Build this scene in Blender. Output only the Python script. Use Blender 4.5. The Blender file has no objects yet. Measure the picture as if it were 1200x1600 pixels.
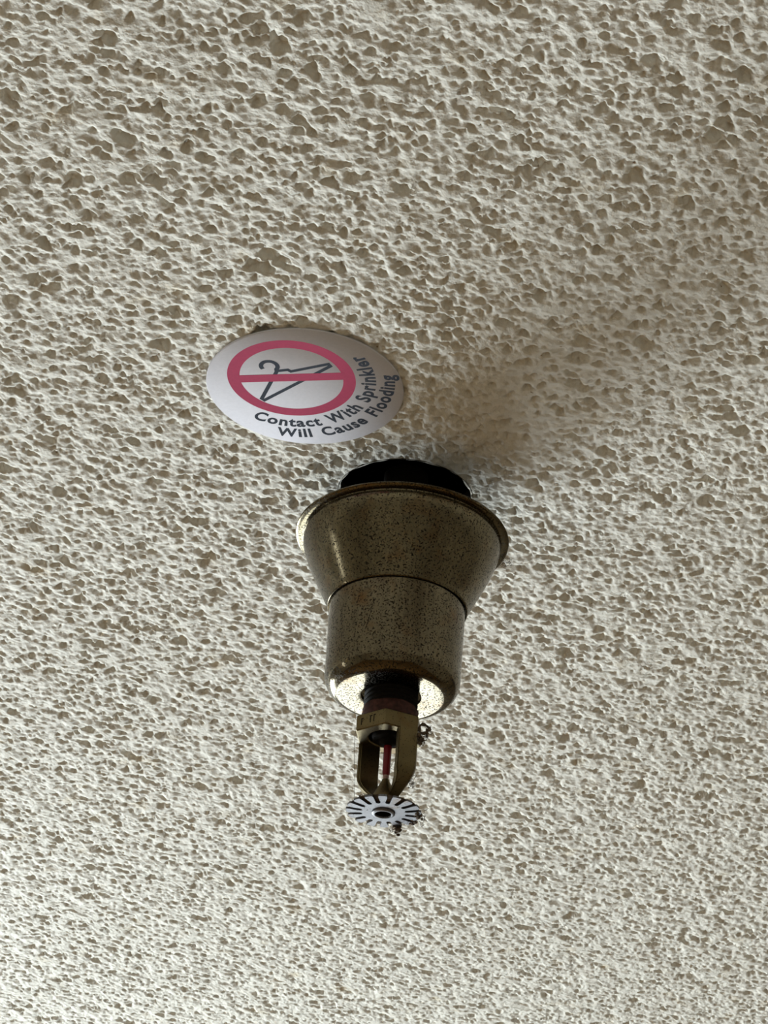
import bpy, bmesh, math, random
import numpy as np
from mathutils import Vector, Matrix

S = bpy.context.scene
COL = S.collection
random.seed(7)

# ---------------------------------------------------------------- camera
CEIL_Z = 2.40                      # ceiling height
CAM_Z = CEIL_Z - 0.41691           # phone held up under the ceiling
PITCH, ROLL, FPX = 0.5556, 0.0734, 3395.3
cam_d = bpy.data.cameras.new('camera')
cam_d.sensor_fit = 'HORIZONTAL'
cam_d.sensor_width = 36.0
cam_d.lens = 36.0 * FPX / 1200.0
cam_d.clip_start = 0.01
cam = bpy.data.objects.new('camera', cam_d)
COL.objects.link(cam)
_F = Vector((0, math.cos(PITCH), math.sin(PITCH)))
_U = Vector((0, -math.sin(PITCH), math.cos(PITCH)))
_R = Vector((1, 0, 0))
_c, _s = math.cos(ROLL), math.sin(ROLL)
_R2 = _c * _R + _s * _U
_U2 = -_s * _R + _c * _U
m = Matrix((( _R2.x, _U2.x, -_F.x, 0), (_R2.y, _U2.y, -_F.y, 0), (_R2.z, _U2.z, -_F.z, CAM_Z), (0, 0, 0, 1)))
cam.matrix_world = m
S.camera = cam
S.cycles.max_bounces = 8
S.cycles.diffuse_bounces = 4
S.cycles.glossy_bounces = 4
S.cycles.caustics_reflective = False

# ---------------------------------------------------------------- world, daylight, exposure
W = bpy.data.worlds.new('sky')
S.world = W
W.use_nodes = True
W.node_tree.nodes['Background'].inputs[0].default_value = (0.80, 0.90, 1.0, 1)
W.node_tree.nodes['Background'].inputs[1].default_value = 1.0
S.view_settings.view_transform = 'Standard'
S.view_settings.look = 'None'
S.view_settings.exposure = -0.19
S.view_settings.gamma = 1.0
S.view_settings.use_curve_mapping = False

# room extents (metres)
XL, XR, YN, YF = -3.40, 2.20, -2.20, 2.30
WIN1 = (-1.74, -0.53, 1.45, 2.10)    # wide window in the far wall: x0,x1,z0,z1
WIN3 = (-0.51, 0.16, 0.98, 1.77)     # tall window beside it
WIN2 = (0.62, 0.86, 1.10, 2.26)      # narrow window in the left wall: y0,y1,z0,z1


def area(name, loc, rot, sx, sy, watts, colr):
    d = bpy.data.lights.new(name, 'AREA')
    d.shape = 'RECTANGLE'
    d.size, d.size_y = sx, sy
    d.energy = watts
    d.color = colr
    o = bpy.data.objects.new(name, d)
    o.location = loc
    o.rotation_euler = rot
    COL.objects.link(o)
    return o


# daylight filling the windows
for nm, wn, pw in (('wide_window_daylight', WIN1, 92.0), ('tall_window_daylight', WIN3, 17.5)):
    area(nm, ((wn[0] + wn[1]) / 2, YF + 0.10, (wn[2] + wn[3]) / 2), (math.radians(-90), 0, 0),
         wn[1] - wn[0], wn[3] - wn[2], pw, (0.87, 0.97, 1.0))
area('side_daylight', (XL - 0.10, (WIN2[0] + WIN2[1]) / 2, (WIN2[2] + WIN2[3]) / 2), (0, math.radians(-90), 0),
     WIN2[3] - WIN2[2], WIN2[1] - WIN2[0], 7.0, (0.93, 0.98, 1.0))


# ---------------------------------------------------------------- materials
def mat(name):
    mt = bpy.data.materials.new(name)
    mt.use_nodes = True
    nt = mt.node_tree
    return mt, nt, nt.nodes['Principled BSDF']


def node(nt, typ, **kw):
    n = nt.nodes.new(typ)
    for k, v in kw.items():
        setattr(n, k, v)
    return n


def noise(nt, vec, scale, detail=3.0, rough=0.5):
    n = node(nt, 'ShaderNodeTexNoise')
    n.inputs['Scale'].default_value = scale
    n.inputs['Detail'].default_value = detail
    n.inputs['Roughness'].default_value = rough
    nt.links.new(vec, n.inputs['Vector'])
    return n.outputs['Fac']


def ramp(nt, fac, stops):
    r = node(nt, 'ShaderNodeValToRGB')
    e = r.color_ramp.elements
    while len(e) < len(stops):
        e.new(0.5)
    for el, (p, c) in zip(e, stops):
        el.position = p
        el.color = (c[0], c[1], c[2], 1) if len(c) == 3 else c
    nt.links.new(fac, r.inputs[0])
    return r.outputs[0]


def mix(nt, fac, a, b, blend='MIX'):
    n = node(nt, 'ShaderNodeMix', data_type='RGBA', blend_type=blend)
    for sock, v in ((n.inputs[0], fac), (n.inputs[6], a), (n.inputs[7], b)):
        if hasattr(v, 'is_output'):
            nt.links.new(v, sock)
        elif isinstance(v, (int, float)):
            sock.default_value = v
        else:
            sock.default_value = (v[0], v[1], v[2], 1)
    return n.outputs[2]


def objvec(nt, scale=None):
    tc = node(nt, 'ShaderNodeTexCoord')
    if scale is None:
        return tc.outputs['Object']
    mp = node(nt, 'ShaderNodeMapping')
    mp.inputs['Scale'].default_value = scale
    nt.links.new(tc.outputs['Object'], mp.inputs[0])
    return mp.outputs[0]


def bump(nt, h, dist, strength=1.0, normal=None):
    b = node(nt, 'ShaderNodeBump')
    b.inputs['Distance'].default_value = dist
    b.inputs['Strength'].default_value = strength
    nt.links.new(h, b.inputs['Height'])
    if normal is not None:
        nt.links.new(normal, b.inputs['Normal'])
    return b.outputs[0]


def plain(name, col, rough=0.6, metallic=0.0, grain=0.0, gscale=200.0):
    mt, nt, b = mat(name)
    b.inputs['Roughness'].default_value = rough
    b.inputs['Metallic'].default_value = metallic
    b.inputs['Specular IOR Level'].default_value = 0.2
    v = objvec(nt)
    f = noise(nt, v, gscale, 4)
    lo = tuple(c * (1 - grain) for c in col)
    hi = tuple(min(1, c * (1 + grain)) for c in col)
    nt.links.new(ramp(nt, f, [(0.3, lo), (0.7, hi)]), b.inputs['Base Color'])
    return mt


def plaster(name, coarse):
    mt, nt, b = mat(name)
    v = objvec(nt)
    base = ramp(nt, noise(nt, v, 9, 4), [(0.35, (0.745, 0.715, 0.645)), (0.65, (0.785, 0.755, 0.685))])
    stain = ramp(nt, noise(nt, v, 60, 3), [(0.62, (0, 0, 0)), (0.78, (1, 1, 1))])
    base = mix(nt, stain, base, (0.68, 0.60, 0.46))
    speck = ramp(nt, noise(nt, v, 420, 2), [(0.765, (0, 0, 0)), (0.79, (1, 1, 1))])
    base = mix(nt, speck, base, (0.30, 0.20, 0.11))
    nt.links.new(base, b.inputs['Base Color'])
    b.inputs['Roughness'].default_value = 0.72
    b.inputs['Specular IOR Level'].default_value = 0.35
    n = bump(nt, noise(nt, v, 900, 3, 0.6), 0.0006, 0.7)
    if coarse:
        vo = node(nt, 'ShaderNodeTexVoronoi', feature='SMOOTH_F1')
        vo.inputs['Scale'].default_value = 170
        nt.links.new(v, vo.inputs['Vector'])
        h = ramp(nt, vo.outputs['Distance'], [(0.12, (0, 0, 0)), (0.42, (1, 1, 1))])
        n = bump(nt, h, 0.0022, 1.0, n)
    nt.links.new(n, b.inputs['Normal'])
    return mt


def tarnished(name, base, dark, rough, speck_lo=0.60, streak=True):
    mt, nt, b = mat(name)
    v = objvec(nt)
    col = ramp(nt, noise(nt, v, 90, 4), [(0.3, tuple(c * 0.82 for c in base)), (0.7, tuple(c * 1.12 for c in base))])
    if streak:
        vs = objvec(nt, (1, 1, 0.08))
        st = ramp(nt, noise(nt, vs, 700, 3), [(0.40, (0, 0, 0)), (0.72, (1, 1, 1))])
        col = mix(nt, st, col, tuple(c * 0.72 for c in base))
    rust = ramp(nt, noise(nt, v, 130, 5), [(0.55, (0, 0, 0)), (0.80, (1, 1, 1))])
    col = mix(nt, rust, col, (base[0] * 0.85, base[1] * 0.62, base[2] * 0.45))
    sp = ramp(nt, noise(nt, v, 1600, 3, 0.62), [(speck_lo, (0, 0, 0)), (speck_lo + 0.06, (1, 1, 1))])
    col = mix(nt, sp, col, dark)
    nt.links.new(col, b.inputs['Base Color'])
    b.inputs['Metallic'].default_value = 1.0
    rr = ramp(nt, sp, [(0.0, (rough,) * 3), (1.0, (0.6,) * 3)])
    nt.links.new(rr, b.inputs['Roughness'])
    nt.links.new(bump(nt, noise(nt, v, 500, 3), 0.00004, 0.5), b.inputs['Normal'])
    return mt


M = {}
M['plaster'] = plaster('sprayed_plaster', False)
M['shaded_plasterboard'] = plain('shaded_plasterboard', (0.03, 0.026, 0.02), 0.9, 0, 0.3, 900)  # board edge coloured near-black: shade of the hole put into its colour
M['void'] = plain('void_concrete', (0.02, 0.018, 0.016), 0.95)
M['wall'] = plain('wall_paint', (0.60, 0.55, 0.46), 0.8, 0, 0.04, 30)
M['floor'] = plain('floor_carpet', (0.33, 0.205, 0.10), 0.95, 0, 0.25, 400)
M['frame'] = plain('window_frame', (0.70, 0.70, 0.68), 0.4)
M['escutcheon'] = tarnished('tarnished_nickel', (0.158, 0.13, 0.078), (0.022, 0.017, 0.011), 0.17, 0.545)
M['cup'] = tarnished('tarnished_nickel_cup', (0.152, 0.125, 0.078), (0.022, 0.017, 0.011), 0.12, 0.54)
M['brass'] = tarnished('dull_brass', (0.15, 0.115, 0.055), (0.05, 0.035, 0.02), 0.42, 0.60, False)
M['deflector'] = tarnished('grey_plated_brass', (0.17, 0.167, 0.175), (0.05, 0.042, 0.036), 0.5, 0.60, False)
M['dark_metal'] = plain('dark_oxide', (0.012, 0.010, 0.008), 0.7, 0.0, 0.3, 800)
M['dark_metal'].node_tree.nodes['Principled BSDF'].inputs['Specular IOR Level'].default_value = 0.05
M['tape'] = plain('thread_sealant', (0.06, 0.022, 0.016), 0.6, 0.1, 0.5, 600)
M['dust'] = plain('brown_dust', (0.10, 0.07, 0.045), 0.95, 0, 0.5, 900)
M['web'] = plain('cobweb', (0.22, 0.19, 0.15), 0.9)
M['paper'] = plain('sticker_paper', (0.67, 0.655, 0.71), 0.85, 0, 0.03, 900)
M['red_ink'] = plain('red_ink', (0.47, 0.052, 0.125), 0.85, 0, 0.05, 900)
M['blue_ink'] = plain('dark_blue_ink', (0.035, 0.042, 0.062), 0.85, 0, 0.1, 900)

mt, nt, b = mat('red_glass_bulb')
b.inputs['Base Color'].default_value = (0.17, 0.003, 0.008, 1)
b.inputs['Roughness'].default_value = 0.3
b.inputs['Specular IOR Level'].default_value = 0.25
b.inputs['Subsurface Weight'].default_value = 0.0
M['bulb'] = mt
mt, nt, b = mat('glass_tip')
b.inputs['Base Color'].default_value = (0.30, 0.17, 0.14, 1)
b.inputs['Roughness'].default_value = 0.15
M['tip'] = mt
mt, nt, b = mat('window_glass')
tr = node(nt, 'ShaderNodeBsdfTransparent')
gl = node(nt, 'ShaderNodeBsdfGlossy')
gl.inputs['Roughness'].default_value = 0.02
mx = node(nt, 'ShaderNodeMixShader')
mx.inputs[0].default_value = 0.05
nt.links.new(tr.outputs[0], mx.inputs[1])
nt.links.new(gl.outputs[0], mx.inputs[2])
nt.links.new(mx.outputs[0], nt.nodes['Material Output'].inputs[0])
M['glass'] = mt


# ---------------------------------------------------------------- mesh helpers
def link(name, me, parent=None, m=None):
    o = bpy.data.objects.new(name, me)
    COL.objects.link(o)
    if m is not None:
        me.materials.append(M[m])
    if parent is not None:
        o.parent = parent
    return o


def from_bm(name, bm, m, parent=None, angle=35):
    bmesh.ops.recalc_face_normals(bm, faces=bm.faces[:])
    for f in bm.faces:
        f.smooth = True
    lim = math.radians(angle)
    for e in bm.edges:
        if len(e.link_faces) == 2 and e.calc_face_angle(0) > lim:
            e.smooth = False
    me = bpy.data.meshes.new(name)
    bm.to_mesh(me)
    bm.free()
    return link(name, me, parent, m)


def box(bm, x0, x1, y0, y1, z0, z1):
    r = bmesh.ops.create_cube(bm, size=1.0)
    for v in r['verts']:
        v.co = ((x0 + x1) / 2 + v.co.x * (x1 - x0), (y0 + y1) / 2 + v.co.y * (y1 - y0), (z0 + z1) / 2 + v.co.z * (z1 - z0))


def boxes(name, lst, m, parent=None):
    bm = bmesh.new()
    for b_ in lst:
        box(bm, *b_)
    return from_bm(name, bm, m, parent)


def lathe(bm, prof, n=96, rad=None, closed=False):
    """prof: list of (radius mm, depth below ceiling mm). rad(r, angle, i) can reshape the section."""
    rings = []
    for i, (r, z) in enumerate(prof):
        if r <= 1e-6:
            rings.append([bm.verts.new((0, 0, -z / 1000))])
            continue
        ring = []
        for k in range(n):
            a = 2 * math.pi * k / n
            rr = rad(r, a, i) if rad else r
            ring.append(bm.verts.new((rr * math.cos(a) / 1000, rr * math.sin(a) / 1000, -z / 1000)))
        rings.append(ring)
    pairs = list(zip(rings[:-1], rings[1:]))
    if closed:
        pairs.append((rings[-1], rings[0]))
    for A, B in pairs:
        for k in range(n):
            k2 = (k + 1) % n
            if len(A) == 1 and len(B) == 1:
                continue
            if len(A) == 1:
                bm.faces.new((A[0], B[k], B[k2]))
            elif len(B) == 1:
                bm.faces.new((A[k], B[0], A[k2]))
            else:
                bm.faces.new((A[k], B[k], B[k2], A[k2]))


def tube(bm, pts, r, n=5):
    """pts in metres, r metres (number or list)"""
    rings = []
    for i, p in enumerate(pts):
        p = Vector(p)
        d = (Vector(pts[min(i + 1, len(pts) - 1)]) - Vector(pts[max(i - 1, 0)])).normalized()
        a = d.orthogonal().normalized()
        b_ = d.cross(a)
        ri = r[i] if isinstance(r, (list, tuple)) else r
        rings.append([bm.verts.new(p + ri * (math.cos(2 * math.pi * k / n) * a + math.sin(2 * math.pi * k / n) * b_)) for k in range(n)])
    for A, B in zip(rings[:-1], rings[1:]):
        for k in range(n):
            bm.faces.new((A[k], A[(k + 1) % n], B[(k + 1) % n], B[k]))
    bm.faces.new(rings[0])
    bm.faces.new(rings[-1][::-1])


def tag(o, label, cat):
    o['label'] = label
    o['category'] = cat
    return o


def struct(o):
    o['kind'] = 'structure'
    return o


# ---------------------------------------------------------------- ceiling
AX, AY = 0.007076, 0.660993          # axis of the sprinkler on the ceiling
HOLE_R = 0.0239


def smooth(e0, e1, x):
    t = np.clip((x - e0) / (e1 - e0), 0, 1)
    return t * t * (3 - 2 * t)


def make_ceiling():
    rng = np.random.default_rng(11)
    # height raster, mm, 0.5 mm per texel (positive = cavity going up into the plaster)
    x0, x1, y0, y1 = -252.0, 268.0, -278.0, 655.0      # relative to the sprinkler axis
    st = 0.5
    nx, ny = int((x1 - x0) / st), int((y1 - y0) / st)      # the relief repeats with this period
    fy = np.fft.fftfreq(ny, st)[:, None]
    fx = np.fft.rfftfreq(nx, st)[None, :]
    fr = np.sqrt(fx * fx + fy * fy)

    def band(lam, width):
        w = rng.standard_normal((ny, nx))
        k = np.exp(-0.5 * ((np.log(np.maximum(fr, 1e-6) * lam)) / width) ** 2)
        g = np.fft.irfft2(np.fft.rfft2(w) * k, s=(ny, nx))
        return g / g.std()

    H = 0.18 * band(26, 0.5) + 0.19 * band(9, 0.35) + 0.135 * band(4.0, 0.35) + 0.085 * band(2.0, 0.3)
    # worm-shaped cavities
    g = band(6.6, 0.30) + 0.25 * band(22, 0.4)
    pit = 1.8 * smooth(1.35, 2.2, g)
    g = band(3.9, 0.28)
    pit = np.maximum(pit, 0.7 * smooth(1.3, 2.2, g))
    # round burst bubbles
    P = np.zeros((ny, nx))
    area_mm = (x1 - x0) * (y1 - y0)

    def bubbles(count, rlo, rhi, dlo, dhi, edge):
        cx = rng.uniform(0, nx, count)
        cy = rng.uniform(0, ny, count)
        u = rng.uniform(0, 1, count) ** 1.8
        R = rlo + (rhi - rlo) * u
        D = dlo + (dhi - dlo) * rng.uniform(0, 1, count) * (0.5 + 0.5 * u)
        el = rng.uniform(0.7, 1.0, count)
        an = rng.uniform(0, math.pi, count)
        for i in range(count):
            w = int(R[i] / st) + 2
            ix, iy = int(cx[i]), int(cy[i])
            jx, jy = np.arange(ix - w, ix + w + 1), np.arange(iy - w, iy + w + 1)
            X = (jx - cx[i])[None, :] * st
            Y = (jy - cy[i])[:, None] * st
            c, s = math.cos(an[i]), math.sin(an[i])
            q = np.sqrt((c * X + s * Y) ** 2 + ((c * Y - s * X) / el[i]) ** 2) / R[i]
            t = np.clip((1 - q) / (1 - edge), 0, 1)
            sel = np.ix_(jy % ny, jx % nx)
            P[sel] = np.maximum(P[sel], D[i] * t * t * (3 - 2 * t))

    bubbles(int(area_mm / 25), 0.7, 1.9, 0.7, 1.8, 0.35)
    bubbles(int(area_mm / 270), 1.8, 3.8, 1.9, 3.3, 0.48)
    # ragged outlines: warp the bubble layer a little
    wx, wy = 0.9 * band(4.0, 0.4), 0.9 * band(4.0, 0.4)
    jj = (np.arange(nx)[None, :] + wx).round().astype(int) % nx
    ii = (np.arange(ny)[:, None] + wy).round().astype(int) % ny
    P = P[ii, jj]
    H = H + np.maximum(pit, P) + 0.25 * np.minimum(pit, P)
    H = np.maximum(H, -0.50) + 0.52                      # highest crests stay level with z = 0

    def sample(gx, gy):
        fxi, fyi = (gx - x0) / st, (gy - y0) / st
        xi, yi = np.floor(fxi).astype(int), np.floor(fyi).astype(int)
        tx, ty = (fxi - xi)[None, :], (fyi - yi)[:, None]
        g = lambda a, c: H[np.ix_((yi + a) % ny, (xi + c) % nx)]
        return g(0, 0) * (1 - tx) * (1 - ty) + g(0, 1) * tx * (1 - ty) + g(1, 0) * (1 - tx) * ty + g(1, 1) * tx * ty

    def sheet(name, gx, gy, hole):
        Z = sample(gx, gy)
        XX, YY = np.meshgrid(gx, gy)
        NX, NY = len(gx), len(gy)
        idx = np.arange(NX * NY).reshape(NY, NX)
        q = np.stack([idx[:-1, :-1], idx[1:, :-1], idx[1:, 1:], idx[:-1, 1:]], -1).reshape(-1, 4)   # faces point down
        if hole:
            cx = (XX[:-1, :-1] + XX[1:, 1:]).ravel() / 2
            cy = (YY[:-1, :-1] + YY[1:, 1:]).ravel() / 2
            an = np.arctan2(cy, cx)
            q = q[np.hypot(cx, cy) > HOLE_R * 1000 + 0.25 * np.sin(7 * an + 1) + 0.2 * np.sin(17 * an)]
            rho, phi = np.hypot(XX, YY), np.arctan2(YY, XX)
            Rr = HOLE_R * 1000 + 0.25 * np.sin(7 * phi + 1) + 0.2 * np.sin(17 * phi)
            sc = np.where(np.abs(rho - Rr) < 0.46, Rr / np.maximum(rho, 1e-6), 1.0)
            Z = np.where(rho < Rr + 2.0, 0.8 + (Z - 0.8) * smooth(0.2, 2.0, rho - Rr), Z)
            XX, YY = XX * sc, YY * sc
        co = np.stack([XX / 1000, YY / 1000, Z / 1000], -1).reshape(-1, 3).astype(np.float32)
        me = bpy.data.meshes.new(name)
        me.vertices.add(len(co))
        me.vertices.foreach_set('co', co.ravel())
        me.loops.add(q.size)
        me.loops.foreach_set('vertex_index', q.ravel().astype(np.int32))
        me.polygons.add(len(q))
        me.polygons.foreach_set('loop_start', (np.arange(len(q)) * 4).astype(np.int32))
        me.polygons.foreach_set('loop_total', np.full(len(q), 4, np.int32))
        me.polygons.foreach_set('use_smooth', np.ones(len(q), bool))
        me.materials.append(M['plaster'])
        me.update(calc_edges=True)
        return me

    # fine sheet round the sprinkler, denser where the plaster is nearer to the photographer
    t = np.cumsum(0.46 + (0.98 - 0.46) * np.linspace(0, 1, 1270))
    gy = y0 - 0.3 + (t - t[0]) / (t[-1] - t[0]) * (y1 - y0 + 0.6)
    o = bpy.data.objects.new('ceiling', sheet('ceiling', np.linspace(x0 - 0.3, x1 + 0.3, 893), gy, True))
    o.location = (AX, AY, CEIL_Z)
    COL.objects.link(o)
    # the same sprayed relief carried on to the walls
    me = sheet('plaster_area', np.linspace(x0, x1, 436), np.linspace(y0, y1, 780), False)
    for i in range(-7, 5):
        for j in range(-3, 3):
            if (i, j) != (0, 0):
                c = bpy.data.objects.new('plaster_area', me)
                c.location = (i * (x1 - x0) / 1000, j * (y1 - y0) / 1000, 0)
                c.parent = o
                COL.objects.link(c)
    return o


ceiling = struct(make_ceiling())
bm = bmesh.new()
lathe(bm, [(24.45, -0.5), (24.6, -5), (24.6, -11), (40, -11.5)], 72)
from_bm('hole_edge', bm, 'shaded_plasterboard', ceiling)
# dark space above the board (a closed box, open only through the hole)
bm = bmesh.new()
box(bm, XL - 0.1 - AX, XR + 0.1 - AX, YN - 0.1 - AY, YF + 0.1 - AY, 0.0118, 0.22)
for f in [f for f in bm.faces if f.calc_center_median().z < 0.0119]:
    bm.faces.remove(f)
from_bm('ceiling_void', bm, 'void', ceiling)

# ---------------------------------------------------------------- room shell
T = 0.12
struct(boxes('floor', [(XL - T, XR + T, YN - T, YF + T, -0.1, 0.0)], 'floor'))
struct(boxes('wall_right', [(XR, XR + T, YN - T, YF + T, 0, CEIL_Z + 0.3)], 'wall'))
struct(boxes('wall_near', [(XL, XR, YN - T, YN, 0, CEIL_Z + 0.3)], 'wall'))
a0, a1, c0, c1 = WIN1
e0, e1, g0, g1 = WIN3
TOP = CEIL_Z + 0.3
struct(boxes('wall_far', [(XL, a0, YF, YF + T, 0, TOP), (a1, e0, YF, YF + T, 0, TOP), (e1, XR, YF, YF + T, 0, TOP),
                          (a0, a1, YF, YF + T, 0, c0), (a0, a1, YF, YF + T, c1, TOP),
                          (e0, e1, YF, YF + T, 0, g0), (e0, e1, YF, YF + T, g1, TOP)], 'wall'))
b0, b1, d0, d1 = WIN2
struct(boxes('wall_left', [(XL - T, XL, YN - T, b0, 0, CEIL_Z + 0.3), (XL - T, XL, b1, YF + T, 0, CEIL_Z + 0.3),
                           (XL - T, XL, b0, b1, 0, d0), (XL - T, XL, b0, b1, d1, CEIL_Z + 0.3)], 'wall'))
for wname, (p0, p1, q0, q1) in (('window_1', WIN1), ('window_3', WIN3)):
    w1 = struct(boxes(wname, [(p0, p1, YF + 0.02, YF + 0.07, q0, q0 + 0.012), (p0, p1, YF + 0.02, YF + 0.07, q1 - 0.012, q1),
                              (p0, p0 + 0.012, YF + 0.02, YF + 0.07, q0, q1), (p1 - 0.012, p1, YF + 0.02, YF + 0.07, q0, q1)], 'frame'))
    boxes('pane', [(p0 + 0.012, p1 - 0.012, YF + 0.042, YF + 0.048, q0 + 0.012, q1 - 0.012)], 'glass', w1)
w2 = struct(boxes('window_2', [(XL - 0.07, XL - 0.02, b0, b1, d0, d0 + 0.04), (XL - 0.07, XL - 0.02, b0, b1, d1 - 0.04, d1),
                               (XL - 0.07, XL - 0.02, b0, b0 + 0.03, d0, d1), (XL - 0.07, XL - 0.02, b1 - 0.03, b1, d0, d1)], 'frame'))
boxes('pane', [(XL - 0.048, XL - 0.042, b0 + 0.03, b1 - 0.03, d0 + 0.04, d1 - 0.04)], 'glass', w2)

# ---------------------------------------------------------------- sprinkler
root = bpy.data.objects.new('fire_sprinkler', None)
root.empty_display_size = 0.03
root.location = (AX, AY, CEIL_Z)
COL.objects.link(root)
tag(root, 'pendent fire sprinkler with tarnished metal cup and red glass bulb hanging from the ceiling', 'fire sprinkler')

# flared escutcheon skirt: rolled lip, bell, skirt, hollow inside
prof = [(37.2, 16.9), (37.8, 17.2), (38.0, 17.7), (37.75, 18.1), (37.2, 18.32), (36.4, 18.46), (35.35, 18.58), (35.2, 19.1),
        (35.3, 19.6), (35.15, 20.6), (34.7, 22.4), (33.7, 25.4), (32.2, 29.2), (30.3, 33.4), (28.3, 37.6), (26.6, 41.2),
        (25.3, 44.0), (24.75, 45.5), (24.55, 46.2), (24.25, 46.45), (23.95, 46.2), (24.0, 44.5)]
inner = [(25.6, 41.0), (29.4, 33.2), (32.9, 25.2), (34.3, 20.4), (34.4, 18.2), (36.4, 17.6)]
bm = bmesh.new()
lathe(bm, prof + inner, 144, closed=True)
esc = from_bm('escutcheon', bm, 'escutcheon', root, 50)

# cup: straight wall, rounded shoulder, flat bottom with a hole for the neck
prof = [(22.9, 40.0), (23.75, 40.0), (23.75, 46.5), (23.6, 55), (23.4, 65), (23.25, 73.2)]
R0, fr = 23.25, 5.4
for k in range(1, 15):
    a = k / 14 * math.pi / 2
    prof.append((R0 - fr + fr * math.cos(a), 73.2 + 1.28 * fr * math.sin(a)))
zb = prof[-1][1]
prof += [(14.5, zb + 0.01), (10.6, zb + 0.02), (10.3, zb - 0.05), (10.1, zb - 0.5), (10.1, zb - 1.2), (17.0, zb - 1.2), (22.2, 72.0)]
bm = bmesh.new()
lathe(bm, prof, 144, closed=True)
cup = from_bm('cup', bm, 'cup', root, 40)

# a long scratch down the side of the cup
bm = bmesh.new()
pts = []
for k in range(12):
    t_ = k / 11
    a = math.radians(-90 - 13 - 15 * t_ - 1.2 * math.sin(5 * t_))
    r_ = 23.62 - 0.0135 * (19 * t_)
    pts.append((r_ * math.cos(a) / 1000, r_ * math.sin(a) / 1000, -(47.2 + 19 * t_) / 1000))
tube(bm, pts, [0.00005 + 0.00009 * abs(math.sin(2.3 * k)) for k in range(12)], 5)
from_bm('scratch', bm, 'dark_metal', cup)

# supply pipe inside, up through the hole
bm = bmesh.new()
lathe(bm, [(0, -9.0), (8.0, -9.0), (8.0, 76), (0, 76)], 40)
from_bm('supply_pipe', bm, 'dark_metal', root)

# threaded neck with reddish sealant
prof = [(0, 74)]
for k in range(7):
    z = 75.5 + k * 1.8
    prof += [(8.6, z), (9.2, z + 0.5), (9.2, z + 0.9), (8.6, z + 1.4)]
prof += [(8.6, 90.2), (0, 90.2)]
bm = bmesh.new()
lathe(bm, prof, 56)
neck = from_bm('threaded_neck', bm, 'dark_metal', root)
bm = bmesh.new()
lathe(bm, [(8.7, 85.0), (9.3, 85.3), (9.55, 86.2), (9.35, 87.2), (9.65, 88.2), (9.45, 89.4), (8.9, 90.2), (8.4, 90.2), (8.4, 85.0)], 56, closed=True,
      rad=lambda r, a, i: r + 0.14 * math.sin(5 * a + i) + 0.1 * math.sin(11 * a + 2 * i))
from_bm('sealant', bm, 'tape', neck)

# hexagonal wrench boss with the orifice below
FRONT = -math.pi / 2                     # direction facing the photographer
HEX0 = FRONT + math.radians(-8)


def hexr(r, a, i):
    d = (a - HEX0) % (math.pi / 3) - math.pi / 6
    return r * math.cos(math.pi / 6) / math.cos(d)


hex_rows = {1, 2, 3, 4}
bm = bmesh.new()
prof = [(8.2, 90.2), (11.5, 90.2), (12.0, 90.6), (12.0, 95.7), (11.6, 96.1), (7.1, 96.1), (6.7, 95.7), (6.5, 91.6), (0, 91.6)]
N = 144


def hexr2(r, a, i):
    return hexr(r, a, i) if i in hex_rows else r


lathe(bm, prof, N, rad=hexr2)
bmesh.ops.rotate(bm, verts=bm.verts[:], cent=(0, 0, 0), matrix=Matrix.Identity(3))
boss = from_bm('wrench_boss', bm, 'brass', root, 28)
# stamped marks on the left flat of the boss
bm = bmesh.new()
am = HEX0 - math.radians(30)
nx_, ny_ = math.cos(am), math.sin(am)
tx_, ty_ = -ny_, nx_
apo = 12.0 * math.cos(math.pi / 6) + 0.02
for off, h0, h1 in ((-4.0, 92.0, 94.4), (-0.3, 91.7, 94.3), (1.1, 91.6, 94.2)):
    for (o0, o1, z0, z1) in ((off, off + 0.35, h0, h1), (off, off + 0.9, h0, h0 + 0.35)):
        vs = [bm.verts.new(((nx_ * (apo + e) + tx_ * o) / 1000, (ny_ * (apo + e) + ty_ * o) / 1000, -z / 1000))
              for e in (-0.1, 0.03) for (o, z) in ((o0, z0), (o1, z0), (o1, z1), (o0, z1))]
        for fidx in ((0, 1, 2, 3), (4, 5, 6, 7), (0, 1, 5, 4), (1, 2, 6, 5), (2, 3, 7, 6), (3, 0, 4, 7)):
            bm.faces.new([vs[i] for i in fidx])
from_bm('stamped_mark', bm, 'dark_metal', boss)

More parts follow.
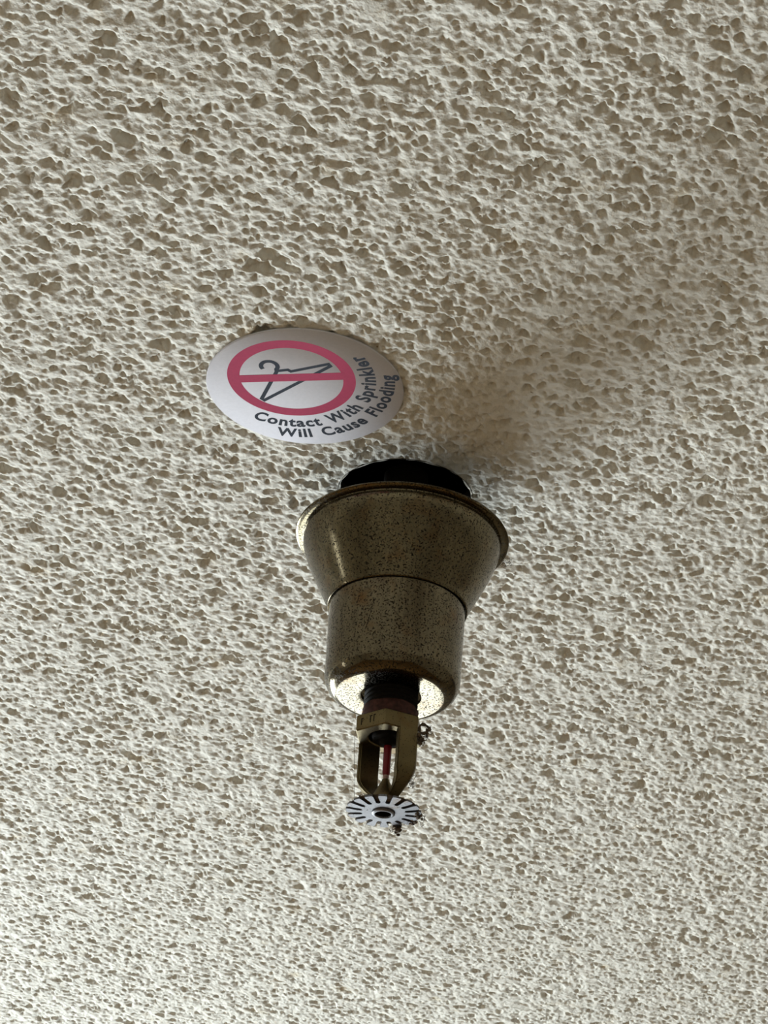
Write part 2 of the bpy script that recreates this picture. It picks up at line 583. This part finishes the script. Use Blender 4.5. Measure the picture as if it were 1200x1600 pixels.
# two frame arms
# plan section: flush with one flat of the boss, wrapping its corner; n = out of that flat, t = along it
SEC = [(10.43, -0.6), (10.43, 5.97), (8.3, 7.2), (7.9, 6.4), (7.9, -0.6)]
LEV = [(90.7, 9.4, 3.2, 1, 1), (108.0, 9.4, 3.2, 1, 1), (110.0, 9.1, 3.1, 1.05, 0.98), (112.0, 8.2, 3.1, 1.2, 0.82), (114.5, 6.3, 2.8, 1.4, 0.64),
       (117.0, 4.0, 2.0, 1.6, 0.54), (119.5, 1.9, 1.2, 1.8, 0.54)]
for side in (1, -1):
    an_ = FRONT + math.radians(22)
    nx_, ny_ = side * math.cos(an_), side * math.sin(an_)
    tx_, ty_ = -ny_, nx_
    bm = bmesh.new()
    rows = []
    for z, cn, ct, sn, st_ in LEV:
        row = []
        for n_, t_ in SEC:
            n2, t2 = cn + (n_ - 9.4) * sn, ct + (t_ - 3.2) * st_
            row.append(bm.verts.new(((nx_ * n2 + tx_ * t2) / 1000, (ny_ * n2 + ty_ * t2) / 1000, -z / 1000)))
        rows.append(row)
    k_ = len(SEC)
    for A, B in zip(rows[:-1], rows[1:]):
        for i in range(k_):
            bm.faces.new((A[i], A[(i + 1) % k_], B[(i + 1) % k_], B[i]))
    bm.faces.new(rows[0])
    bm.faces.new(rows[-1])
    bmesh.ops.recalc_face_normals(bm, faces=bm.faces[:])
    ed = [e for e in bm.edges if abs((e.verts[0].co - e.verts[1].co).z) > 0.001]
    bmesh.ops.bevel(bm, geom=ed, offset=0.0003, segments=2, affect='EDGES')
    from_bm('frame_arm', bm, 'brass', root, 24)

# bulb, its seat and the set screw
bm = bmesh.new()
lathe(bm, [(0, 92), (5.6, 92), (5.8, 95.2), (5.2, 96.6), (3.2, 97.2), (2.6, 98.2), (1.6, 98.8), (0, 98.8)], 40)
from_bm('bulb_seat', bm, 'dark_metal', root)
bm = bmesh.new()
lathe(bm, [(0, 97.4), (0.9, 97.5), (1.3, 98.2), (1.34, 99.5), (1.3, 107.8), (1.25, 108.9), (1.0, 109.6)], 32)
bulb = from_bm('glass_bulb', bm, 'bulb', root)
bm = bmesh.new()
lathe(bm, [(1.0, 109.5), (1.02, 110.2), (0.85, 111.0), (0.5, 111.6), (0, 111.8)], 24)
from_bm('bulb_tip', bm, 'tip', bulb)
bm = bmesh.new()
lathe(bm, [(0, 111.0), (1.2, 111.1), (1.4, 111.8), (2.5, 114.0), (3.4, 115.8), (4.2, 117.4), (4.6, 119.0), (4.4, 119.9), (3.6, 120.4), (3.4, 122.0), (2.9, 122.0), (2.9, 119.0), (0, 119.0)], 40)
from_bm('set_screw', bm, 'brass', root, 40)

# deflector: flat disc with sixteen open slots and a riveted centre
NS = 16
bm = bmesh.new()
Zd = 122.6
loop = []
for k in range(NS):
    a0_ = 2 * math.pi * (k + 0.35) / NS
    pitch = 2 * math.pi / NS
    hw = 0.8                                   # half slot width, mm
    ro, ri = 12.45, 7.2
    # slot: outer-left, arc round the inner end, outer-right; then the tine's outer arc
    ca, sa = math.cos(a0_), math.sin(a0_)

    def at(r, t):
        return (r * ca - t * sa, r * sa + t * ca)
    loop.append(at(ro - 0.25, -hw * 1.25))
    loop.append(at(ro - 1.2, -hw))
    loop.append(at(ri + hw, -hw))
    for j in range(1, 6):
        th = math.pi * j / 6
        loop.append(at(ri + hw - hw * math.sin(th), -hw * math.cos(th)))
    loop.append(at(ri + hw, hw))
    loop.append(at(ro - 1.2, hw))
    loop.append(at(ro - 0.25, hw * 1.25))
    da = math.asin(hw * 1.25 / ro) + 0.03
    for j in range(5):
        aa = a0_ + da + (pitch - 2 * da) * j / 4
        loop.append((ro * math.cos(aa), ro * math.sin(aa)))


def defl_z(x, y):
    r = math.hypot(x, y)
    return Zd + 0.25 * max(0, (r - 6.5) / 6) ** 2 * -1.0


top = [bm.verts.new((x / 1000, y / 1000, -(defl_z(x, y) - 0.35) / 1000)) for x, y in loop]
bot = [bm.verts.new((x / 1000, y / 1000, -(defl_z(x, y) + 0.35) / 1000)) for x, y in loop]
nl = len(loop)
for k in range(nl):
    bm.faces.new((top[k], top[(k + 1) % nl], bot[(k + 1) % nl], bot[k]))
# inner ring at r = 5.6 to bridge to the lathe centre
per = nl // NS
for side, vs in ((-0.35, top), (0.35, bot)):
    ring = []
    for k in range(nl):
        x, y = loop[k]
        a = math.atan2(y, x)
        ring.append(bm.verts.new((5.8 * math.cos(a) / 1000, 5.8 * math.sin(a) / 1000, -(Zd + side) / 1000)))
    for k in range(NS):
        b0_ = k * per
        # the slot end faces: bridge points 2..8 of the slot to the ring, tines as n-gons
        for j in range(2, 8):
            bm.faces.new((vs[b0_ + j], vs[b0_ + j + 1], ring[b0_ + j + 1], ring[b0_ + j]))
        nb = ((k + 1) % NS) * per
        tine = [vs[b0_ + j] for j in range(8, per)] + [vs[nb], vs[nb + 1], vs[nb + 2], ring[nb + 2], ring[b0_ + 8]]
        bm.faces.new(tine)
    poly = []
    for k in range(NS):
        poly += [ring[k * per + j] for j in range(2, 9)]
    used = set(poly)
    for vtx in ring:
        if vtx not in used:
            bm.verts.remove(vtx)
    cen = [bm.verts.new((v_.co.x * 2.68 / 5.8, v_.co.y * 2.68 / 5.8, v_.co.z)) for v_ in poly]
    for k in range(len(poly)):
        k2 = (k + 1) % len(poly)
        bm.faces.new((poly[k], poly[k2], cen[k2], cen[k]))
defl = from_bm('deflector', bm, 'deflector', root, 30)
bm = bmesh.new()
lathe(bm, [(3.9, Zd + 0.35), (3.85, Zd + 0.8), (3.3, Zd + 1.15), (2.9, Zd + 1.15), (2.65, Zd + 0.85), (2.65, Zd + 0.3)], 48)
rivet = from_bm('rivet_ring', bm, 'deflector', defl, 50)
bm = bmesh.new()
lathe(bm, [(2.66, Zd + 0.7), (2.4, Zd - 2.0), (0, Zd - 2.0)], 32)
from_bm('rivet_hole', bm, 'dark_metal', defl)


# dust lying on the deflector's upper side, seen dark through the slots
bm = bmesh.new()
lathe(bm, [(4.2, Zd - 0.40), (8.0, Zd - 0.42), (11.6, Zd - 0.62), (11.9, Zd - 0.8), (11.0, Zd - 1.25), (8.0, Zd - 1.5), (4.2, Zd - 1.2)], 72, closed=True,
      rad=lambda r, a, i: r + (0.35 * math.sin(3 * a + 1) + 0.25 * math.sin(8 * a) + 0.2 * math.sin(19 * a + 2)) * (r > 11))
from_bm('dust_film', bm, 'dust', defl, 60)

# dust and cobweb caught on the frame
def clump(name, centre, ext, strands, r, m='dust', lump=True, seed=1):
    rnd = random.Random(seed)
    bm = bmesh.new()
    cx, cy, cz = centre
    if lump:
        for _ in range(7):
            s_ = bmesh.ops.create_icosphere(bm, subdivisions=2, radius=1.0)
            o_ = [rnd.gauss(0, 0.33) * e for e in ext]
            k_ = rnd.uniform(0.22, 0.42)
            for v_ in s_['verts']:
                f_ = 1 + 0.35 * math.sin(9 * v_.co.x + 5 * v_.co.y) * math.cos(7 * v_.co.z + _)
                v_.co = Vector(((cx + o_[0] + v_.co.x * ext[0] * k_ * f_) / 1000, (cy + o_[1] + v_.co.y * ext[1] * k_ * f_) / 1000,
                                -(cz + o_[2] + v_.co.z * ext[2] * k_ * f_) / 1000))
    for _ in range(strands):
        p = Vector([rnd.gauss(0, 0.4) * e for e in ext])
        d = Vector([rnd.gauss(0, 1) for _k in range(3)]).normalized()
        pts = []
        for _k in range(9):
            pts.append(((cx + p.x) / 1000, (cy + p.y) / 1000, -(cz + p.z) / 1000))
            d = (d + 0.7 * Vector([rnd.gauss(0, 1) for _q in range(3)]) - 0.10 * p).normalized()
            p = p + d * 0.38 * max(ext) / 2.2
        tube(bm, pts, r * rnd.uniform(0.6, 1.2) / 1000, 4)
    return from_bm(name, bm, m, root, 60)


clump('dust_clump', (10.6, -6.2, 98.4), (1.7, 1.7, 2.6), 26, 0.12, seed=3)
clump('dust_clump', (12.6, -6.2, 95.8), (0.8, 0.8, 2.0), 14, 0.10, seed=4)
bm = bmesh.new()
pts = []
for k in range(17):
    a = 2 * math.pi * k / 16
    pts.append(((11.7 + 1.75 * math.cos(a)) / 1000, -6.6 / 1000 + 0.0006 * math.sin(2 * a), -(94.6 - 1.6 * math.sin(a)) / 1000))
tube(bm, pts, [0.0005 + 0.00022 * math.sin(k * 1.7) for k in range(17)], 6)
from_bm('dust_loop', bm, 'dust', root)
clump('dust_clump', (11.7, 1.5, 122.4), (1.7, 4.6, 1.3), 7, 0.08, seed=5)
clump('dust_clump', (9.8, 6.8, 122.6), (1.8, 2.2, 1.2), 7, 0.08, seed=6)
clump('dust_clump', (4.6, 11.0, 123.5), (2.6, 2.2, 1.8), 8, 0.08, seed=8)
clump('dust_clump', (-8.2, 6.0, 116.0), (0.7, 0.8, 1.6), 8, 0.10, seed=9)
clump('dust_clump', (9.0, -5.0, 113.5), (1.0, 1.0, 2.6), 16, 0.08, lump=False, seed=12)
clump('rim_fluff', (37.6, 8.0, 19.5), (0.5, 4.0, 1.6), 14, 0.07, lump=False, seed=15)
bm = bmesh.new()
tube(bm, [(-0.0112, -0.0044, -0.0960), (-0.0113, -0.0035, -0.1005), (-0.0108, -0.001, -0.107), (-0.0104, 0.001, -0.1125), (-0.0098, 0.004, -0.1180), (-0.0088, 0.006, -0.1222)], 0.00008, 4)
tube(bm, [(0.0085, -0.0045, -0.0985), (0.0055, -0.003, -0.103), (0.002, -0.001, -0.1050), (0.0012, 0, -0.1068)], 0.00007, 4)
tube(bm, [(0.0062, -0.004, -0.1070), (0.0035, -0.002, -0.1085), (0.0012, 0, -0.1065)], 0.00007, 4)
from_bm('cobweb_strand', bm, 'web', root)

# ---------------------------------------------------------------- warning sticker
SX, SY, SR = -0.029409, 0.596578, 33.08
stick = bpy.data.objects.new('warning_sticker', None)
stick.empty_display_size = 0.03
stick.location = (SX, SY, CEIL_Z)
COL.objects.link(stick)
tag(stick, 'round white warning sticker with red no-hanger symbol stuck on the ceiling', 'sticker')
bm = bmesh.new()
lathe(bm, [(0, -0.35), (SR - 0.3, -0.35), (SR, -0.1), (SR, 0.35), (SR - 0.25, 0.6), (0, 0.6)], 128)
from_bm('sticker_disc', bm, 'paper', stick, 60)
RC = (-4.5, -5.35)
ZP = 0.62


def flat(name, polys, m, z0, z1):
    """polys: closed outlines in mm on the sticker (x right, y away), printed film from z0 to z1"""
    bm = bmesh.new()
    for outer in polys:
        t_ = [bm.verts.new((x / 1000, y / 1000, -z0 / 1000)) for x, y in outer]
        b_ = [bm.verts.new((x / 1000, y / 1000, -z1 / 1000)) for x, y in outer]
        k_ = len(outer)
        bm.faces.new(t_)
        bm.faces.new(b_)
        for i in range(k_):
            bm.faces.new((t_[i], t_[(i + 1) % k_], b_[(i + 1) % k_], b_[i]))
    return from_bm(name, bm, m, stick, 30)


bm = bmesh.new()
lathe(bm, [(17.3, 0.60), (21.45, 0.60), (21.45, ZP), (17.3, ZP)], 128, closed=True)
ring = from_bm('red_ring', bm, 'red_ink', stick, 30)
ring.location = (RC[0] / 1000, RC[1] / 1000, 0)
pa, pb = (-22.3, -3.1), (13.3, -9.2)
dx, dy = pb[0] - pa[0], pb[1] - pa[1]
ln = math.hypot(dx, dy)
ox, oy = -dy / ln * 2.02, dx / ln * 2.02
flat('slash_bar', [[(pa[0] + ox, pa[1] + oy), (pa[0] - ox, pa[1] - oy), (pb[0] - ox, pb[1] - oy), (pb[0] + ox, pb[1] + oy)]], 'red_ink', 0.6, ZP + 0.02)


def ribbon(name, pts, w, closed, z, m):
    """one continuous mitred stroke along a polyline"""
    n_ = len(pts)
    bm = bmesh.new()
    L, R = [], []
    for i, p in enumerate(pts):
        p = Vector(p)
        pr = Vector(pts[i - 1]) if (closed or i > 0) else None
        nx2 = Vector(pts[(i + 1) % n_]) if (closed or i < n_ - 1) else None
        d0 = (p - pr).normalized() if pr is not None else (nx2 - p).normalized()
        d1 = (nx2 - p).normalized() if nx2 is not None else d0
        n0, n1 = Vector((-d0.y, d0.x)), Vector((-d1.y, d1.x))
        mi = (n0 + n1).normalized()
        k_ = min(w / 2 / max(mi.dot(n0), 0.2), w * 1.3)
        L.append(bm.verts.new(((p.x + mi.x * k_) / 1000, (p.y + mi.y * k_) / 1000, -z / 1000)))
        R.append(bm.verts.new(((p.x - mi.x * k_) / 1000, (p.y - mi.y * k_) / 1000, -z / 1000)))
    for i in range(n_ if closed else n_ - 1):
        j = (i + 1) % n_
        f = bm.faces.new((L[i], L[j], R[j], R[i]))
        f.normal_update()
        if f.normal.z > 0:
            f.normal_flip()
    me = bpy.data.meshes.new(name)
    bm.to_mesh(me)
    bm.free()
    return link(name, me, stick, m)


hook = []
for k in range(22):
    a = math.radians(140 + (k / 21) * 250)
    hook.append((-11.85 + 2.75 * math.cos(a), -11.65 + 2.75 * math.sin(a)))
hook.append((-9.35, -9.0))
ribbon('hanger_hook', hook, 1.5, False, ZP + 0.006, 'blue_ink')
wire = [(-9.3, -9.3), (-5.7, -10.4), (-4.7, -9.6), (7.6, -15.3), (8.3, -14.2), (-13.6, 8.2), (-14.5, 7.4)]
ribbon('hanger_wire', wire, 1.35, True, ZP, 'blue_ink')


def arc_text(name, body, rbase, cap, a_start, a_end, wsp):
    cu = bpy.data.curves.new(name, 'FONT')
    cu.body = body
    cu.size = 1.0
    cu.offset = 0.034
    cu.space_word = wsp
    cu.space_character = 1.12
    cu.resolution_u = 4
    tmp = bpy.data.objects.new(name + '_tmp', cu)
    COL.objects.link(tmp)
    dg = bpy.context.evaluated_depsgraph_get()
    me = bpy.data.meshes.new_from_object(tmp.evaluated_get(dg))
    bpy.data.objects.remove(tmp)
    bpy.data.curves.remove(cu)
    n_ = len(me.vertices)
    co = np.empty(n_ * 3)
    me.vertices.foreach_get('co', co)
    co = co.reshape(-1, 3)
    xlo, xhi = co[:, 0].min(), co[:, 0].max()
    capu = 0.70
    u = (co[:, 0] - xlo) / (xhi - xlo)
    th = np.radians(a_start + (a_end - a_start) * u)
    rr = rbase - co[:, 1] / capu * cap
    out = np.stack([(RC[0] + rr * np.cos(th)) / 1000, (RC[1] + rr * np.sin(th)) / 1000, np.full(n_, -ZP / 1000)], 1)
    me.vertices.foreach_set('co', out.ravel())
    me.update()
    bm = bmesh.new()
    bm.from_mesh(me)
    for f in bm.faces:
        f.normal_update()
        if f.normal.z > 0:
            f.normal_flip()
    me2 = bpy.data.meshes.new(name)
    bm.to_mesh(me2)
    bm.free()
    bpy.data.meshes.remove(me)
    return link(name, me2, stick, 'blue_ink')


arc_text('lettering', 'Contact With Sprinkler', 28.0, 5.0, 118.5, -36.0, 1.25)
arc_text('lettering', 'Will Cause Flooding', 34.3, 4.8, 99.0, -11.0, 1.5)
